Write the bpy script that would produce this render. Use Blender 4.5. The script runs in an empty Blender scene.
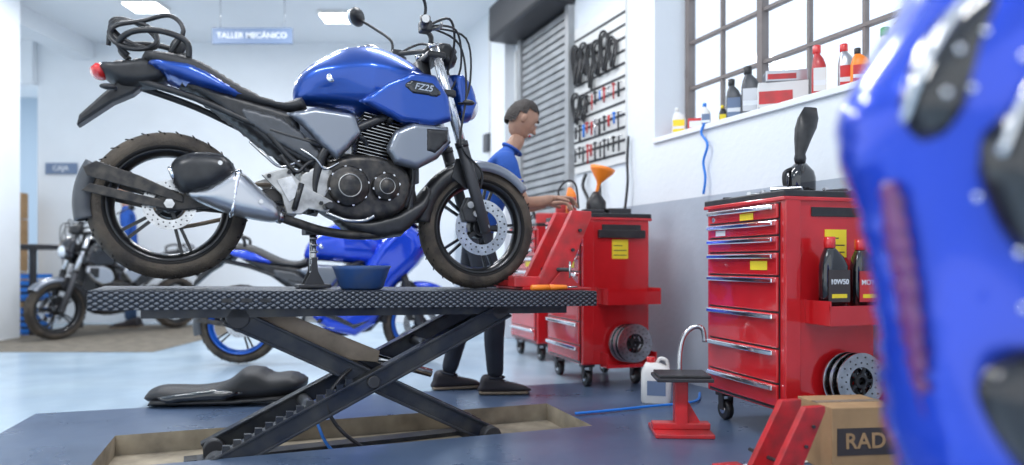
import bpy, bmesh, math, random
from mathutils import Vector, Matrix, geometry
random.seed(4)
sc=bpy.context.scene
COL=sc.collection
pi=math.pi
# ---------------------------------------------------------------- materials
def mat(name,col,rough=.5,metal=0.,coat=0.,emis=0.,noise=0.,nscale=8.,bump=0.,bscale=60.,trans=0.,col2=None,spec=.5):
    m=bpy.data.materials.new(name); m.use_nodes=True
    nt=m.node_tree; b=nt.nodes['Principled BSDF']
    c=(col[0],col[1],col[2],1)
    b.inputs['Base Color'].default_value=c
    b.inputs['Roughness'].default_value=rough
    b.inputs['Metallic'].default_value=metal
    b.inputs['Coat Weight'].default_value=coat
    b.inputs['Coat Roughness'].default_value=.04
    b.inputs['Specular IOR Level'].default_value=spec
    b.inputs['Transmission Weight'].default_value=trans
    if emis>0:
        b.inputs['Emission Color'].default_value=c; b.inputs['Emission Strength'].default_value=emis
    tc=nt.nodes.new('ShaderNodeTexCoord')
    if noise>0:
        n=nt.nodes.new('ShaderNodeTexNoise'); n.inputs['Scale'].default_value=nscale; n.inputs['Detail'].default_value=6
        r=nt.nodes.new('ShaderNodeValToRGB'); r.color_ramp.elements[0].position=.35; r.color_ramp.elements[1].position=.7
        d=col2 if col2 else tuple(x*(1-noise) for x in col)
        r.color_ramp.elements[0].color=c; r.color_ramp.elements[1].color=(d[0],d[1],d[2],1)
        nt.links.new(tc.outputs['Object'],n.inputs['Vector']); nt.links.new(n.outputs['Fac'],r.inputs['Fac'])
        nt.links.new(r.outputs['Color'],b.inputs['Base Color'])
    if bump>0:
        n2=nt.nodes.new('ShaderNodeTexNoise'); n2.inputs['Scale'].default_value=bscale
        bp=nt.nodes.new('ShaderNodeBump'); bp.inputs['Strength'].default_value=bump; bp.inputs['Distance'].default_value=.01
        nt.links.new(tc.outputs['Object'],n2.inputs['Vector']); nt.links.new(n2.outputs['Fac'],bp.inputs['Height'])
        nt.links.new(bp.outputs['Normal'],b.inputs['Normal'])
    return m
M={}
M['blue']=mat('paint_blue',(.008,.065,.36),.33,.7,1.)
M['bblue']=mat('paint_bright_blue',(.006,.06,.66),.2,.35,1.)
M['pblack']=mat('paint_black',(.012,.012,.016),.25,.3,1.)
M['black']=mat('plastic_black',(.012,.012,.014),.38,noise=.5,nscale=20,col2=(.03,.03,.032))
M['gblack']=mat('gloss_black',(.008,.008,.01),.12,0,1.)
M['seat']=mat('seat_vinyl',(.018,.018,.02),.5,bump=.2,bscale=200)
M['tire']=mat('tyre_rubber',(.03,.025,.022),.85,noise=.5,nscale=9,col2=(.10,.08,.06),bump=.4,bscale=140)
M['groove']=mat('tyre_groove',(.008,.007,.007),.9)
M['rim']=mat('rim_black',(.02,.02,.022),.3,.6,.5)
M['rimblue']=mat('rim_blue',(.01,.12,.6),.3,.3,.5)
M['steel']=mat('steel',(.66,.66,.67),.2,1.,noise=.4,nscale=15)
M['chrome']=mat('chrome',(.88,.89,.91),.10,1.)
M['fork']=mat('fork_chrome',(.70,.72,.75),.22,.75,.8)
M['silver']=mat('silver_paint',(.50,.51,.54),.28,.85,.6)
M['gun']=mat('gunmetal_paint',(.22,.24,.28),.32,.7,.7)
M['grey']=mat('grey_plastic',(.09,.095,.105),.4,.2,noise=.3,nscale=9)
M['engine']=mat('engine_black',(.03,.03,.033),.4,.6,noise=.6,nscale=25,col2=(.09,.08,.07))
M['alum']=mat('cast_aluminium',(.55,.54,.52),.38,.9,noise=.5,nscale=18)
M['redl']=mat('red_lens',(.7,.02,.02),.15,0,1.)
M['purple']=mat('decal_violet',(.16,.02,.16),.25,0,1.)
M['glasslens']=mat('lens_glass',(.8,.85,.9),.08,.3,1.)
M['red']=mat('red_enamel',(.66,.014,.020),.25,.1,.9,noise=.25,nscale=4)
M['redd']=mat('red_worn',(.62,.025,.03),.4,0,.3,noise=.5,nscale=12,col2=(.35,.03,.03))
M['yellow']=mat('yellow_label',(.9,.7,.03),.5,noise=.1)
M['orange']=mat('orange_plastic',(.95,.25,.02),.35)
M['white']=mat('white_plastic',(.75,.75,.73),.4,noise=.1,nscale=5)
M['brown']=mat('cardboard',(.42,.26,.13),.85,noise=.2,nscale=10)
M['tan']=mat('tan_metal',(.33,.26,.19),.55,.3,noise=.4,nscale=12)
M['lift']=mat('lift_paint',(.014,.02,.036),.4,.4,.2,noise=.6,nscale=10,col2=(.06,.06,.06))
M['mat']=mat('floor_mat',(.22,.19,.15),.9,noise=.4,nscale=9)
M['bowl']=mat('bowl_blue',(.02,.07,.22),.4,noise=.4,nscale=12,col2=(.06,.09,.17))
M['hose']=mat('hose_blue',(.02,.2,.7),.4)
M['wall']=mat('wall_white',(.82,.85,.88),.8,noise=.06,nscale=2,bump=.15,bscale=30)
M['ceil']=mat('ceiling_white',(.86,.88,.90),.85,noise=.04,nscale=1)
M['dark']=mat('dark_grey_metal',(.045,.045,.05),.5,.3)
M['shut']=mat('shutter_metal',(.44,.45,.46),.45,.5,noise=.25,nscale=6)
M['frame']=mat('window_frame',(.22,.19,.18),.6,noise=.2)
M['wood']=mat('beige_pit',(.45,.38,.28),.85,noise=.5,nscale=6,col2=(.2,.17,.13))
M['sky']=mat('wall_bluegrey',(.42,.52,.62),.8)
M['sign']=mat('sign_plate',(.15,.21,.33),.5)
M['signw']=mat('sign_white',(.75,.78,.82),.5)
M['badge']=mat('badge_silver',(.42,.46,.52),.35,.3)
M['skin']=mat('skin',(.43,.24,.16),.5,noise=.15,nscale=20)
M['hair']=mat('hair',(.02,.013,.01),.6,bump=.8,bscale=120)
M['shirt']=mat('shirt_blue',(.012,.085,.40),.85,noise=.3,nscale=7,bump=.9,bscale=9)
M['trouser']=mat('trousers_dark',(.022,.027,.042),.85,noise=.3,nscale=7,bump=.9,bscale=10)
M['jeans']=mat('jeans',(.06,.12,.24),.85,noise=.3)
M['shoe']=mat('shoe',(.03,.025,.03),.6)
M['lamp']=mat('lamp_panel',(1,1,1),.5,emis=9)
M['eye']=mat('eye',(.7,.7,.7),.2)
M['label']=mat('label_dark',(.05,.04,.04),.4)
M['green']=mat('label_green',(.05,.3,.12),.4)

def floor_mat(name,col,rough,c2):
    m=mat(name,col,rough,noise=.1,nscale=1.3,col2=c2,spec=.6)
    nt=m.node_tree;b=nt.nodes['Principled BSDF']
    n=nt.nodes.new('ShaderNodeTexNoise');n.inputs['Scale'].default_value=3;n.inputs['Detail'].default_value=8
    r=nt.nodes.new('ShaderNodeMapRange');r.inputs['To Min'].default_value=rough*.6;r.inputs['To Max'].default_value=rough*1.6
    tc=nt.nodes.new('ShaderNodeTexCoord')
    nt.links.new(tc.outputs['Object'],n.inputs['Vector']);nt.links.new(n.outputs['Fac'],r.inputs['Value']);nt.links.new(r.outputs['Result'],b.inputs['Roughness'])
    return m
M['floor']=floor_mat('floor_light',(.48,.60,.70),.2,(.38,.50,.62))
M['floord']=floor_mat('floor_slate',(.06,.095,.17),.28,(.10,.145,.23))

def twotone():
    m=mat('wall_two_tone',(.8,.8,.8),.75,bump=.2,bscale=25)
    nt=m.node_tree;b=nt.nodes['Principled BSDF']
    g=nt.nodes.new('ShaderNodeNewGeometry');s=nt.nodes.new('ShaderNodeSeparateXYZ')
    c=nt.nodes.new('ShaderNodeMath');c.operation='GREATER_THAN';c.inputs[1].default_value=1.19
    mx=nt.nodes.new('ShaderNodeMix');mx.data_type='RGBA'
    mx.inputs['A'].default_value=(.42,.47,.54,1);mx.inputs['B'].default_value=(.76,.80,.84,1)
    nt.links.new(g.outputs['Position'],s.inputs[0]);nt.links.new(s.outputs['Z'],c.inputs[0]);nt.links.new(c.outputs[0],mx.inputs['Factor'])
    nt.links.new(mx.outputs['Result'],b.inputs['Base Color'])
    return m
M['wall2']=twotone()
def checker_plate():
    m=mat('tread_plate',(.03,.035,.045),.4,.6)
    nt=m.node_tree;b=nt.nodes['Principled BSDF'];L=nt.links
    tc=nt.nodes.new('ShaderNodeTexCoord');s=nt.nodes.new('ShaderNodeSeparateXYZ');L.new(tc.outputs['Object'],s.inputs[0])
    def mth(op,a,bv):
        n=nt.nodes.new('ShaderNodeMath');n.operation=op
        for i,v in enumerate((a,bv)):
            if v is None: continue
            if isinstance(v,(int,float)): n.inputs[i].default_value=v
            else: L.new(v,n.inputs[i])
        return n.outputs[0]
    v=mth('MULTIPLY',mth('ADD',s.outputs['Y'],s.outputs['Z']),1.6)
    p=mth('MULTIPLY',mth('ADD',s.outputs['X'],v),95); q=mth('MULTIPLY',mth('SUBTRACT',s.outputs['X'],v),95)
    pr=mth('MULTIPLY',mth('SINE',p,None),mth('SINE',q,None))
    th=mth('GREATER_THAN',mth('ABSOLUTE',pr,None),.45)
    mx=nt.nodes.new('ShaderNodeMix');mx.data_type='RGBA';mx.inputs['A'].default_value=(.02,.024,.032,1);mx.inputs['B'].default_value=(.13,.14,.16,1)
    L.new(th,mx.inputs['Factor']);L.new(mx.outputs['Result'],b.inputs['Base Color'])
    bp=nt.nodes.new('ShaderNodeBump');bp.inputs['Strength'].default_value=.7;bp.inputs['Distance'].default_value=.005
    L.new(mth('ABSOLUTE',pr,None),bp.inputs['Height']);L.new(bp.outputs['Normal'],b.inputs['Normal'])
    return m
M['plate']=checker_plate()
# ---------------------------------------------------------------- geometry helpers
def empty(name,loc=(0,0,0),rot=(0,0,0)):
    o=bpy.data.objects.new(name,None);o.location=loc;o.rotation_euler=rot;o.empty_display_size=.1;COL.objects.link(o);return o
def link(name,me,m,parent=None,smooth=False,loc=None,rot=None):
    if m is not None:
        for x in (m if isinstance(m,(list,tuple)) else [m]): me.materials.append(M[x] if isinstance(x,str) else x)
    if smooth:
        for p in me.polygons:p.use_smooth=True
    o=bpy.data.objects.new(name,me);COL.objects.link(o)
    if parent:o.parent=parent
    if loc:o.location=loc
    if rot:o.rotation_euler=rot
    return o
def fin(bm,name,m,parent=None,smooth=False,loc=None,rot=None):
    bmesh.ops.recalc_face_normals(bm,faces=bm.faces)
    me=bpy.data.meshes.new(name);bm.to_mesh(me);bm.free()
    return link(name,me,m,parent,smooth,loc,rot)
def bm_box(bm,lo,hi,mtx=None,bev=0.):
    r=bmesh.ops.create_cube(bm,size=1)
    c=[(a+b)/2 for a,b in zip(lo,hi)];s=[abs(b-a) for a,b in zip(lo,hi)]
    T=Matrix.Translation(c)@Matrix.Diagonal((s[0],s[1],s[2],1))
    if mtx:T=mtx@T
    bmesh.ops.transform(bm,matrix=T,verts=r['verts'])
    if bev>0:
        es=list({e for v in r['verts'] for e in v.link_edges})
        bmesh.ops.bevel(bm,geom=es,offset=bev,segments=2,affect='EDGES',profile=.5)
def box(name,lo,hi,m,parent=None,bev=0.,loc=None,rot=None,mtx=None):
    bm=bmesh.new();bm_box(bm,lo,hi,mtx,bev);return fin(bm,name,m,parent,False,loc,rot)
def boxes(name,lst,m,parent=None,mtx=None,bev=0.):
    bm=bmesh.new()
    for lo,hi in lst:bm_box(bm,lo,hi,mtx,bev)
    return fin(bm,name,m,parent)
def axis_m(p0,p1):
    p0=Vector(p0);p1=Vector(p1);d=p1-p0
    q=d.to_track_quat('Z','Y');return Matrix.Translation(p0)@q.to_matrix().to_4x4(),d.length
def cyl(name,p0,p1,r0,m,parent=None,r1=None,seg=24,bev=0.):
    T,L=axis_m(p0,p1);r1=r0 if r1 is None else r1
    b=min(bev,L*.4)
    prof=[(0,0),(r0-b,0),(r0,b),(r1,L-b),(r1-b,L),(0,L)] if b>0 else [(0,0),(r0,0),(r1,L),(0,L)]
    o=lathe(name,prof,m,parent,T,seg,smooth=False)
    for p in o.data.polygons:
        p.use_smooth=abs(p.normal.dot((Vector(p1)-Vector(p0)).normalized()))<.8
    return o
def lathe(name,prof,m,parent=None,T=None,seg=32,smooth=True,a0=0,a1=2*pi,thick=0,loc=None,rot=None,bm=None):
    own=bm is None
    if own:bm=bmesh.new()
    full=abs(a1-a0-2*pi)<1e-6
    n=seg if full else seg+1
    rings=[]
    for i in range(n):
        a=a0+(a1-a0)*i/seg
        rings.append([bm.verts.new((r*math.cos(a),r*math.sin(a),z)) for r,z in prof])
    for i in range(seg):
        A=rings[i];B=rings[(i+1)%n]
        for j in range(len(prof)-1):
            try:bm.faces.new((A[j],B[j],B[j+1],A[j+1]))
            except: pass
    vs=[v for R in rings for v in R]
    if T:bmesh.ops.transform(bm,matrix=T,verts=vs)
    bmesh.ops.remove_doubles(bm,verts=vs,dist=1e-6)
    if not own:return
    o=fin(bm,name,m,parent,smooth,loc,rot)
    if thick:
        md=o.modifiers.new('t','SOLIDIFY');md.thickness=thick;md.offset=0
    return o
def cat(pts,n=6,closed=True):
    P=[Vector(p) for p in pts];N=len(P);out=[]
    rng=range(N) if closed else range(N-1)
    for i in rng:
        if closed:a,b,c,d=P[i-1],P[i],P[(i+1)%N],P[(i+2)%N]
        else:a,b,c,d=P[max(i-1,0)],P[i],P[i+1],P[min(i+2,N-1)]
        for k in range(n):
            t=k/n
            out.append(.5*((2*b)+(c-a)*t+(2*a-5*b+4*c-d)*t*t+(3*b-a-3*c+d)*t**3))
    if not closed:out.append(P[-1])
    return out
def tube(name,pts,r,m,parent=None,smooth=True,seg=10,closed=False,n=6,rs=None):
    P=cat([Vector(p) for p in pts],n,closed) if smooth else [Vector(p) for p in pts]
    N=len(P);bm=bmesh.new();rings=[];up=None
    for i,p in enumerate(P):
        if closed:t=P[(i+1)%N]-P[i-1]
        else:t=P[min(i+1,N-1)]-P[max(i-1,0)]
        t.normalize()
        if up is None:
            up=Vector((0,0,1)) if abs(t.z)<.9 else Vector((1,0,0))
        up=(up-t*up.dot(t)).normalized();s=t.cross(up)
        rr=r
        if rs:
            f=i/(N-1)*(len(rs)-1);k=min(int(f),len(rs)-2);rr=rs[k]*(1-(f-k))+rs[k+1]*(f-k)
        rings.append([bm.verts.new(p+(up*math.cos(2*pi*j/seg)+s*math.sin(2*pi*j/seg))*rr) for j in range(seg)])
    for i in range(N if closed else N-1):
        A=rings[i];B=rings[(i+1)%N]
        for j in range(seg):bm.faces.new((A[j],A[(j+1)%seg],B[(j+1)%seg],B[j]))
    if not closed:
        bm.faces.new(rings[0]);bm.faces.new(rings[-1][::-1])
    return fin(bm,name,m,parent,True)
def segdist(p,a,b):
    ab=b-a;l=ab.length_squared
    t=0 if l<1e-12 else max(0,min(1,(p-a).dot(ab)/l))
    return (p-(a+ab*t)).length
def inside(p,P):
    c=False;j=len(P)-1
    for i in range(len(P)):
        if (P[i].y>p.y)!=(P[j].y>p.y) and p.x<(P[j].x-P[i].x)*(p.y-P[i].y)/(P[j].y-P[i].y)+P[i].x:c=not c
        j=i
    return c
def pillow(name,poly,hw,m,parent=None,y0=0.,R=None,smooth=True,res=.018,T=None,loc=None,rot=None):
    P=cat([Vector(p) for p in poly],8) if smooth else [Vector(p) for p in poly]
    Q=[]
    for i in range(len(P)):
        a=P[i];b=P[(i+1)%len(P)];k=max(1,int((b-a).length/res))
        if smooth and Q and (a-Q[-1]).length<res*.6: continue
        for j in range(k):Q.append(a.lerp(b,j/k))
    nb=len(Q)
    x0=min(q.x for q in Q);x1=max(q.x for q in Q);z0=min(q.y for q in Q);z1=max(q.y for q in Q)
    pts=list(Q);y=z0+res/2;row=0
    while y<z1:
        x=x0+(res/2 if row%2 else 0)
        while x<x1:
            p=Vector((x,y))
            if inside(p,Q) and min(segdist(p,Q[i],Q[(i+1)%nb]) for i in range(nb))>res*.35:pts.append(p)
            x+=res
        y+=res*.87;row+=1
    r=geometry.delaunay_2d_cdt(pts,[(i,(i+1)%nb) for i in range(nb)],[],1,1e-6)
    V,F=r[0],r[2]
    D=[min(segdist(v,Q[i],Q[(i+1)%nb]) for i in range(nb)) for v in V]
    mx=max(D);hm=hw if not callable(hw) else .1
    RR=min(R if R else hm*1.1,mx)
    bm=bmesh.new();A=[];B=[]
    for v,d in zip(V,D):
        t=min(1,d/RR);h=(hw(v.x,v.y) if callable(hw) else hw)*math.sqrt(max(0,1-(1-t)**2))
        a=bm.verts.new((v.x,y0-h,v.y));A.append(a)
        B.append(a if d<1e-5 else bm.verts.new((v.x,y0+h,v.y)))
    for f in F:
        for S in (A,B):
            try:bm.faces.new([S[i] for i in f])
            except:pass
    if T:bmesh.ops.transform(bm,matrix=T,verts=bm.verts)
    return fin(bm,name,m,parent,True,loc,rot)
def plate(name,poly,ya,yb,m,parent=None,bev=.003,T=None,loc=None,rot=None,smooth=False):
    if smooth:poly=[tuple(v) for v in cat([Vector(p) for p in poly],4)]
    bm=bmesh.new();vs=[bm.verts.new((p[0],ya,p[1])) for p in poly]
    f=bm.faces.new(vs);r=bmesh.ops.extrude_face_region(bm,geom=[f])
    nv=[g for g in r['geom'] if isinstance(g,bmesh.types.BMVert)]
    bmesh.ops.translate(bm,verts=nv,vec=(0,yb-ya,0))
    if bev>0:
        bmesh.ops.recalc_face_normals(bm,faces=bm.faces)
        es=[e for e in bm.edges if len(e.link_faces)==2 and e.calc_face_angle(0)>.9]
        bmesh.ops.bevel(bm,geom=es,offset=bev,segments=2,affect='EDGES',profile=.5)
    if T:bmesh.ops.transform(bm,matrix=T,verts=bm.verts)
    return fin(bm,name,m,parent,False,loc,rot)
def ell(name,c,r,m,parent=None,rot=(0,0,0),seg=20):
    bm=bmesh.new();bmesh.ops.create_uvsphere(bm,u_segments=seg,v_segments=seg//2,radius=1)
    for v in bm.verts:v.co=Vector((v.co.x*r[0],v.co.y*r[1],v.co.z*r[2]))
    return fin(bm,name,m,parent,True,c,rot)
def loft(name,secs,m,parent=None,loc=None,rot=None,seg=24,e=3.,T=None):
    """secs: (z,halfx,halfy[,cx])"""
    bm=bmesh.new();rings=[]
    for s in secs:
        z,a,b=s[:3];cx=s[3] if len(s)>3 else 0
        R=[]
        for i in range(seg):
            t=2*pi*i/seg;c=math.cos(t);d=math.sin(t)
            R.append(bm.verts.new((cx+a*math.copysign(abs(c)**(2/e),c),b*math.copysign(abs(d)**(2/e),d),z)))
        rings.append(R)
    for A,B in zip(rings,rings[1:]):
        for j in range(seg):bm.faces.new((A[j],A[(j+1)%seg],B[(j+1)%seg],B[j]))
    bm.faces.new(rings[0][::-1]);bm.faces.new(rings[-1])
    if T:bmesh.ops.transform(bm,matrix=T,verts=bm.verts)
    return fin(bm,name,m,parent,True,loc,rot)
def text(name,txt,size,m,parent,loc,rot,shear=0.):
    cu=bpy.data.curves.new('t','FONT');cu.body=txt;cu.size=size;cu.align_x='CENTER';cu.align_y='CENTER';cu.extrude=.0015;cu.shear=shear;cu.offset=size*.015
    to=bpy.data.objects.new('t',cu);COL.objects.link(to);bpy.context.view_layer.update()
    me=bpy.data.meshes.new_from_object(to.evaluated_get(bpy.context.evaluated_depsgraph_get()));bpy.data.objects.remove(to)
    me.materials.clear()
    return link(name,me,m,parent,loc=loc,rot=rot)
YAX=Matrix.Rotation(-pi/2,4,'X')  # z->y
def ycm(c):return Matrix.Translation(c)@YAX
# ---------------------------------------------------------------- brake disc
def disc(name,c,r,ri,parent,T=None,th=.005,dots=20):
    T=T or ycm(c)
    lathe(name,[(ri,-th/2),(r,-th/2),(r,th/2),(ri,th/2),(ri,-th/2)],'steel',parent,T,40,smooth=False)
    bm=bmesh.new()
    for k in range(dots):
        for rr,off in ((ri+(r-ri)*.3,0),(ri+(r-ri)*.7,.5)):
            a=2*pi*(k+off)/dots
            mt=T@Matrix.Translation((rr*math.cos(a),rr*math.sin(a),0))
            bmesh.ops.create_cone(bm,cap_ends=True,segments=8,radius1=r*.032,radius2=r*.032,depth=th*1.3,matrix=mt)
    for k in range(5):
        a=2*pi*k/5
        mt=T@Matrix.Rotation(a,4,'Z')@Matrix.Translation((ri*.72,0,0))@Matrix.Diagonal((ri*.62,ri*.22,th*.9,1))
        bmesh.ops.create_cube(bm,size=1,matrix=mt)
    lathe(None,[(ri*.3,-th),(ri*.5,-th),(ri*.5,th),(ri*.3,th)],None,None,T,20,bm=bm)
    fin(bm,name+'_carrier','black',parent)
# ---------------------------------------------------------------- motorcycle
def wheel(pre,c,R,w,rim,parent,dr,dside=-1):
    T=ycm(c)
    h=w/2;B=.076
    tp=[(R-B,-h*.72),(R-B+.012,-h*.93),(R-.042,-h),(R-.026,-h*.93),(R-.012,-h*.7),(R-.003,-h*.35),(R,0),(R-.003,h*.35),(R-.012,h*.7),(R-.026,h*.93),(R-.042,h),(R-B+.012,h*.93),(R-B,h*.72)]
    lathe(pre+'_tyre',tp,'tire',parent,T,72)
    bm=bmesh.new()
    for k in range(30):
        for sd in (-1,1):
            for (rr,yy,tilt,ln) in ((R-.0045,.40,.42,.030),(R-.0165,.75,.95,.022)):
                a=2*pi*(k+(.25 if yy>.5 else 0)+(.5 if sd>0 else 0))/30
                mt=T@Matrix.Rotation(a,4,'Z')@Matrix.Translation((rr,0,sd*h*yy))@Matrix.Rotation(sd*tilt,4,'Y')@Matrix.Rotation(sd*.7,4,'X')@Matrix.Diagonal((.0022,.005,ln,1))
                bmesh.ops.create_cube(bm,size=1,matrix=mt)
    fin(bm,pre+'_tread_grooves','groove',parent)
    for sd in (-1,1):
        lathe(pre+'_tyre_bead',[(R-B+.004,sd*h*.82),(R-B+.010,sd*h*.96),(R-B+.016,sd*h*.95)],'groove',parent,T,56)
    rp=[(R-B+.003,-h*.74),(R-B+.006,-h*.8),(R-B-.002,-h*.82),(R-B-.014,-h*.6),(R-B-.024,-h*.3),(R-B-.027,0),(R-B-.024,h*.3),(R-B-.014,h*.6),(R-B-.002,h*.82),(R-B+.006,h*.8),(R-B+.003,h*.74)]
    lathe(pre+'_rim',rp,rim,parent,T,56)
    bm=bmesh.new()
    L0=R-B-.018
    for k in range(5):
        for off in (-.17,.17):
            a=2*pi*k/5+off
            mt=T@Matrix.Rotation(a,4,'Z')@Matrix.Translation(((L0+.03)/2,-off*.05,0))@Matrix.Rotation(-off*.5,4,'Z')@Matrix.Diagonal((L0-.025,.013,.024,1))
            r=bmesh.ops.create_cube(bm,size=1,matrix=mt)
            bmesh.ops.bevel(bm,geom=list({e for v in r['verts'] for e in v.link_edges}),offset=.004,segments=2,affect='EDGES')
    lathe(None,[(0,-.06),(.03,-.06),(.035,-.045),(.05,-.03),(.055,0),(.05,.03),(.035,.045),(.03,.06),(0,.06)],None,None,T,24,bm=bm)
    fin(bm,pre+'_spokes','rim',parent)
    disc(pre+'_brake_disc',(c[0],c[1]+dside*.062,c[2]),dr,dr*.62,parent)
    cyl(pre+'_axle',(c[0],c[1]-.13,c[2]),(c[0],c[1]+.13,c[2]),.012,'steel',parent)
def shell(name,c,r,a0,a1,w,drop,m,parent,skew=0):
    prof=[(r-drop,-w/2),(r-.01,-w/2*.96),(r+.004,-w/2*.7),(r+.012,0),(r+.004,w/2*.7),(r-.01,w/2*.96),(r-drop,w/2)]
    T=Matrix.Translation(c)@Matrix.Rotation(pi/2,4,'X')
    return lathe(name,prof,m,parent,T,24,a0=math.radians(a0),a1=math.radians(a1),thick=.005)
def motorcycle(name,loc,rot,paint='blue',rim='rim',fairing=False,accent='gun',locks=False,badge=None):
    E=empty(name,loc,rot)
    wheel('rear_wheel',(0,0,.23),.300,.135,rim,E,.10)
    wheel('front_wheel',(1.356,0,.167),.297,.10,rim,E,.135)
    for s in (-1,1):
        plate('swingarm',[(-.05,.255),(.0,.27),(.30,.295),(.56,.335),(.58,.27),(.30,.24),(0,.20),(-.05,.21)],s*.085,s*.11,'engine',E,.006)
        cyl('axle_nut',(0,s*.11,.23),(0,s*.135,.23),.02,'steel',E,seg=6)
        box('chain_adjuster',(-.075,s*.098-.012,.215),(-.045,s*.098+.012,.25),'alum',E,.003)
    lathe('sprocket',[(.02,-.003),(.085,-.003),(.085,.003),(.02,.003)],'tan',E,ycm((0,.075,.23)),30,smooth=False)
    tube('chain',[(0,.085,.315),(.3,.085,.34),(.56,.085,.34),(.6,.085,.30),(.56,.085,.265),(.3,.085,.21),(0,.085,.145),(-.085,.085,.23)],.009,'tan',E,closed=True)
    shell('rear_hugger',(0,0,.23),.330,150,192,.13,.055,'grey',E)
    for s in (-1,1):
        plate('hugger_arm',[(-.295,.36),(-.25,.385),(-.1,.335),(.05,.265),(.05,.235),(-.12,.285),(-.28,.325)],s*.114,s*.122,'engine',E,.003)
        plate('hugger_arm',[(-.30,.27),(-.27,.30),(.02,.235),(.02,.205),(-.1,.225)],s*.114,s*.120,'engine',E,.003)
    # exhaust
    pillow('muffler',[(.06,.265),(.12,.298),(.215,.365),(.27,.355),(.33,.30),(.405,.225),(.40,.165),(.28,.175),(.155,.212)],.058,'silver',E,y0=-.185,R=.06)
    pillow('muffler_shield',[(.005,.365),(.03,.405),(.10,.43),(.19,.425),(.235,.38),(.225,.33),(.14,.275),(.05,.268),(.015,.31)],.066,'black',E,y0=-.19,R=.06)
    pillow('muffler_strap',[(.225,.335),(.245,.37),(.265,.36),(.25,.25),(.235,.19),(.215,.19)],.061,'chrome',E,y0=-.186,R=.05,res=.012)
    T=Matrix.Translation((.02,-.19,.345))@Matrix.Rotation(-pi/2-.35,4,'Y')
    lathe('muffler_tip',[(.022,0),(.030,.014),(.024,.018),(.014,.0)],'chrome',E,T,20)
    for (x,z) in ((.08,.33),(.18,.385),(.33,.24)):
        cyl('muffler_bolt',(x,-.255,z),(x,-.235,z),.009,'steel',E,seg=8)
    tube('exhaust_pipe',[(.39,-.17,.195),(.48,-.14,.165),(.62,-.10,.13),(.80,-.07,.12),(.95,-.04,.16),(1.02,-.03,.28),(.97,-.02,.42),(.90,0,.48)],.02,'engine',E)
    cyl('exhaust_clamp',(.385,-.172,.196),(.42,-.160,.182),.027,'steel',E)
    for s in (-1,1):
        plate('footrest_bracket',[(.34,.36),(.44,.395),(.48,.35),(.53,.31),(.63,.26),(.61,.21),(.53,.225),(.50,.2),(.44,.20),(.42,.28)],s*.135,s*.15,'alum',E,.004)
        cyl('footpeg',(.60,s*.15,.235),(.60,s*.25,.235),.014,'black',E)
        cyl('pillion_peg',(.42,s*.15,.22),(.40,s*.22,.215),.011,'black',E)
        plate('heel_guard',[(.40,.34),(.46,.36),(.50,.29),(.45,.25)],s*.152,s*.156,'steel',E,.001)
        for (x,z) in ((.37,.355),(.45,.375),(.58,.25),(.47,.22)):cyl('bracket_bolt',(x,s*.15,z),(x,s*.162,z),.009,'black',E,seg=6)
    cyl('brake_master_cylinder',(.47,-.155,.22),(.50,-.155,.33),.012,'black',E)
    tube('brake_pedal',[(.60,-.16,.21),(.68,-.17,.18),(.76,-.17,.18),(.80,-.19,.20)],.008,'steel',E)
    tube('shock_spring',[(.40+.0055*k+.03*math.cos(k*1.05)*.7,.03*math.sin(k*1.05),.32+.0062*k+.02*math.cos(k*1.05)) for k in range(40)],.006,'steel',E,n=2,seg=6)
    # engine
    pillow('crankcase',[(.58,.40),(.66,.47),(.80,.49),(.94,.46),(1.0,.38),(.99,.28),(.92,.2),(.72,.17),(.58,.24)],.125,'engine',E,R=.035)
    for (x,z,r,d) in ((.70,.33,.088,.045),(.865,.335,.062,.04)):
        lathe('clutch_cover',[(0,-d-.008),(r*.45,-d-.008),(r*.5,-d-.004),(r*.62,-d-.006),(r*.68,-d+.002),(r*.9,-d+.004),(r,-d+.014),(r*1.03,0),(r*1.03,.04)],'engine',E,ycm((x,-.12,z)),36)
        lathe('cover_ring',[(r*.52,-d-.005),(r*.55,-d-.009),(r*.58,-d-.005)],'alum',E,ycm((x,-.12,z)),36)
        bm=bmesh.new()
        for k in range(8):
            a=2*pi*k/8+.2
            bmesh.ops.create_cone(bm,cap_ends=True,segments=6,radius1=.006,radius2=.006,depth=.014,matrix=ycm((x+r*.95*math.cos(a),-.12-d*.65,z+r*.95*math.sin(a))))
        fin(bm,'cover_bolts','steel',E)
    ang=Matrix.Translation((.83,0,.47))@Matrix.Rotation(.18,4,'Y')
    boxes('cylinder_fins',[((-.085,-.10,.015*k),(.09,.10,.015*k+.004)) for k in range(13)],'engine',E,ang)
    boxes('fin_edges',[((-.086,-.101,.015*k+.001),(.091,-.0995,.015*k+.003)) for k in range(13)],'steel',E,ang)
    box('cylinder_core',(-.06,-.07,-.01),(.06,.07,.19),'engine',E,.01,mtx=ang)
    box('cylinder_head',(-.075,-.085,.195),(.075,.085,.235),'alum',E,.015,mtx=ang)
    cyl('spark_plug_cap',(.88,-.11,.62),(.90,-.14,.66),.012,'black',E)
    box('gearbox',(.50,-.09,.24),(.66,.09,.40),'alum',E,.02)
    plate('sprocket_cover',[(.50,.37),(.58,.42),(.64,.40),(.62,.30),(.56,.22),(.49,.28)],-.125,-.09,'alum',E,.008)
    box('radiator_oil_cooler',(1.0,-.10,.36),(1.03,.10,.52),'dark',E,.004)
    tube('engine_hose',[(.62,-.10,.45),(.68,-.12,.52),(.76,-.11,.55),(.80,-.08,.50)],.012,'black',E)
    tube('engine_hose',[(.92,-.09,.56),(.98,-.11,.48),(1.0,-.10,.38),(.97,-.08,.25)],.010,'black',E)
    tube('engine_hose',[(.42,-.12,.45),(.48,-.13,.38),(.53,-.12,.42),(.60,-.12,.46)],.008,'black',E)
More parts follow.
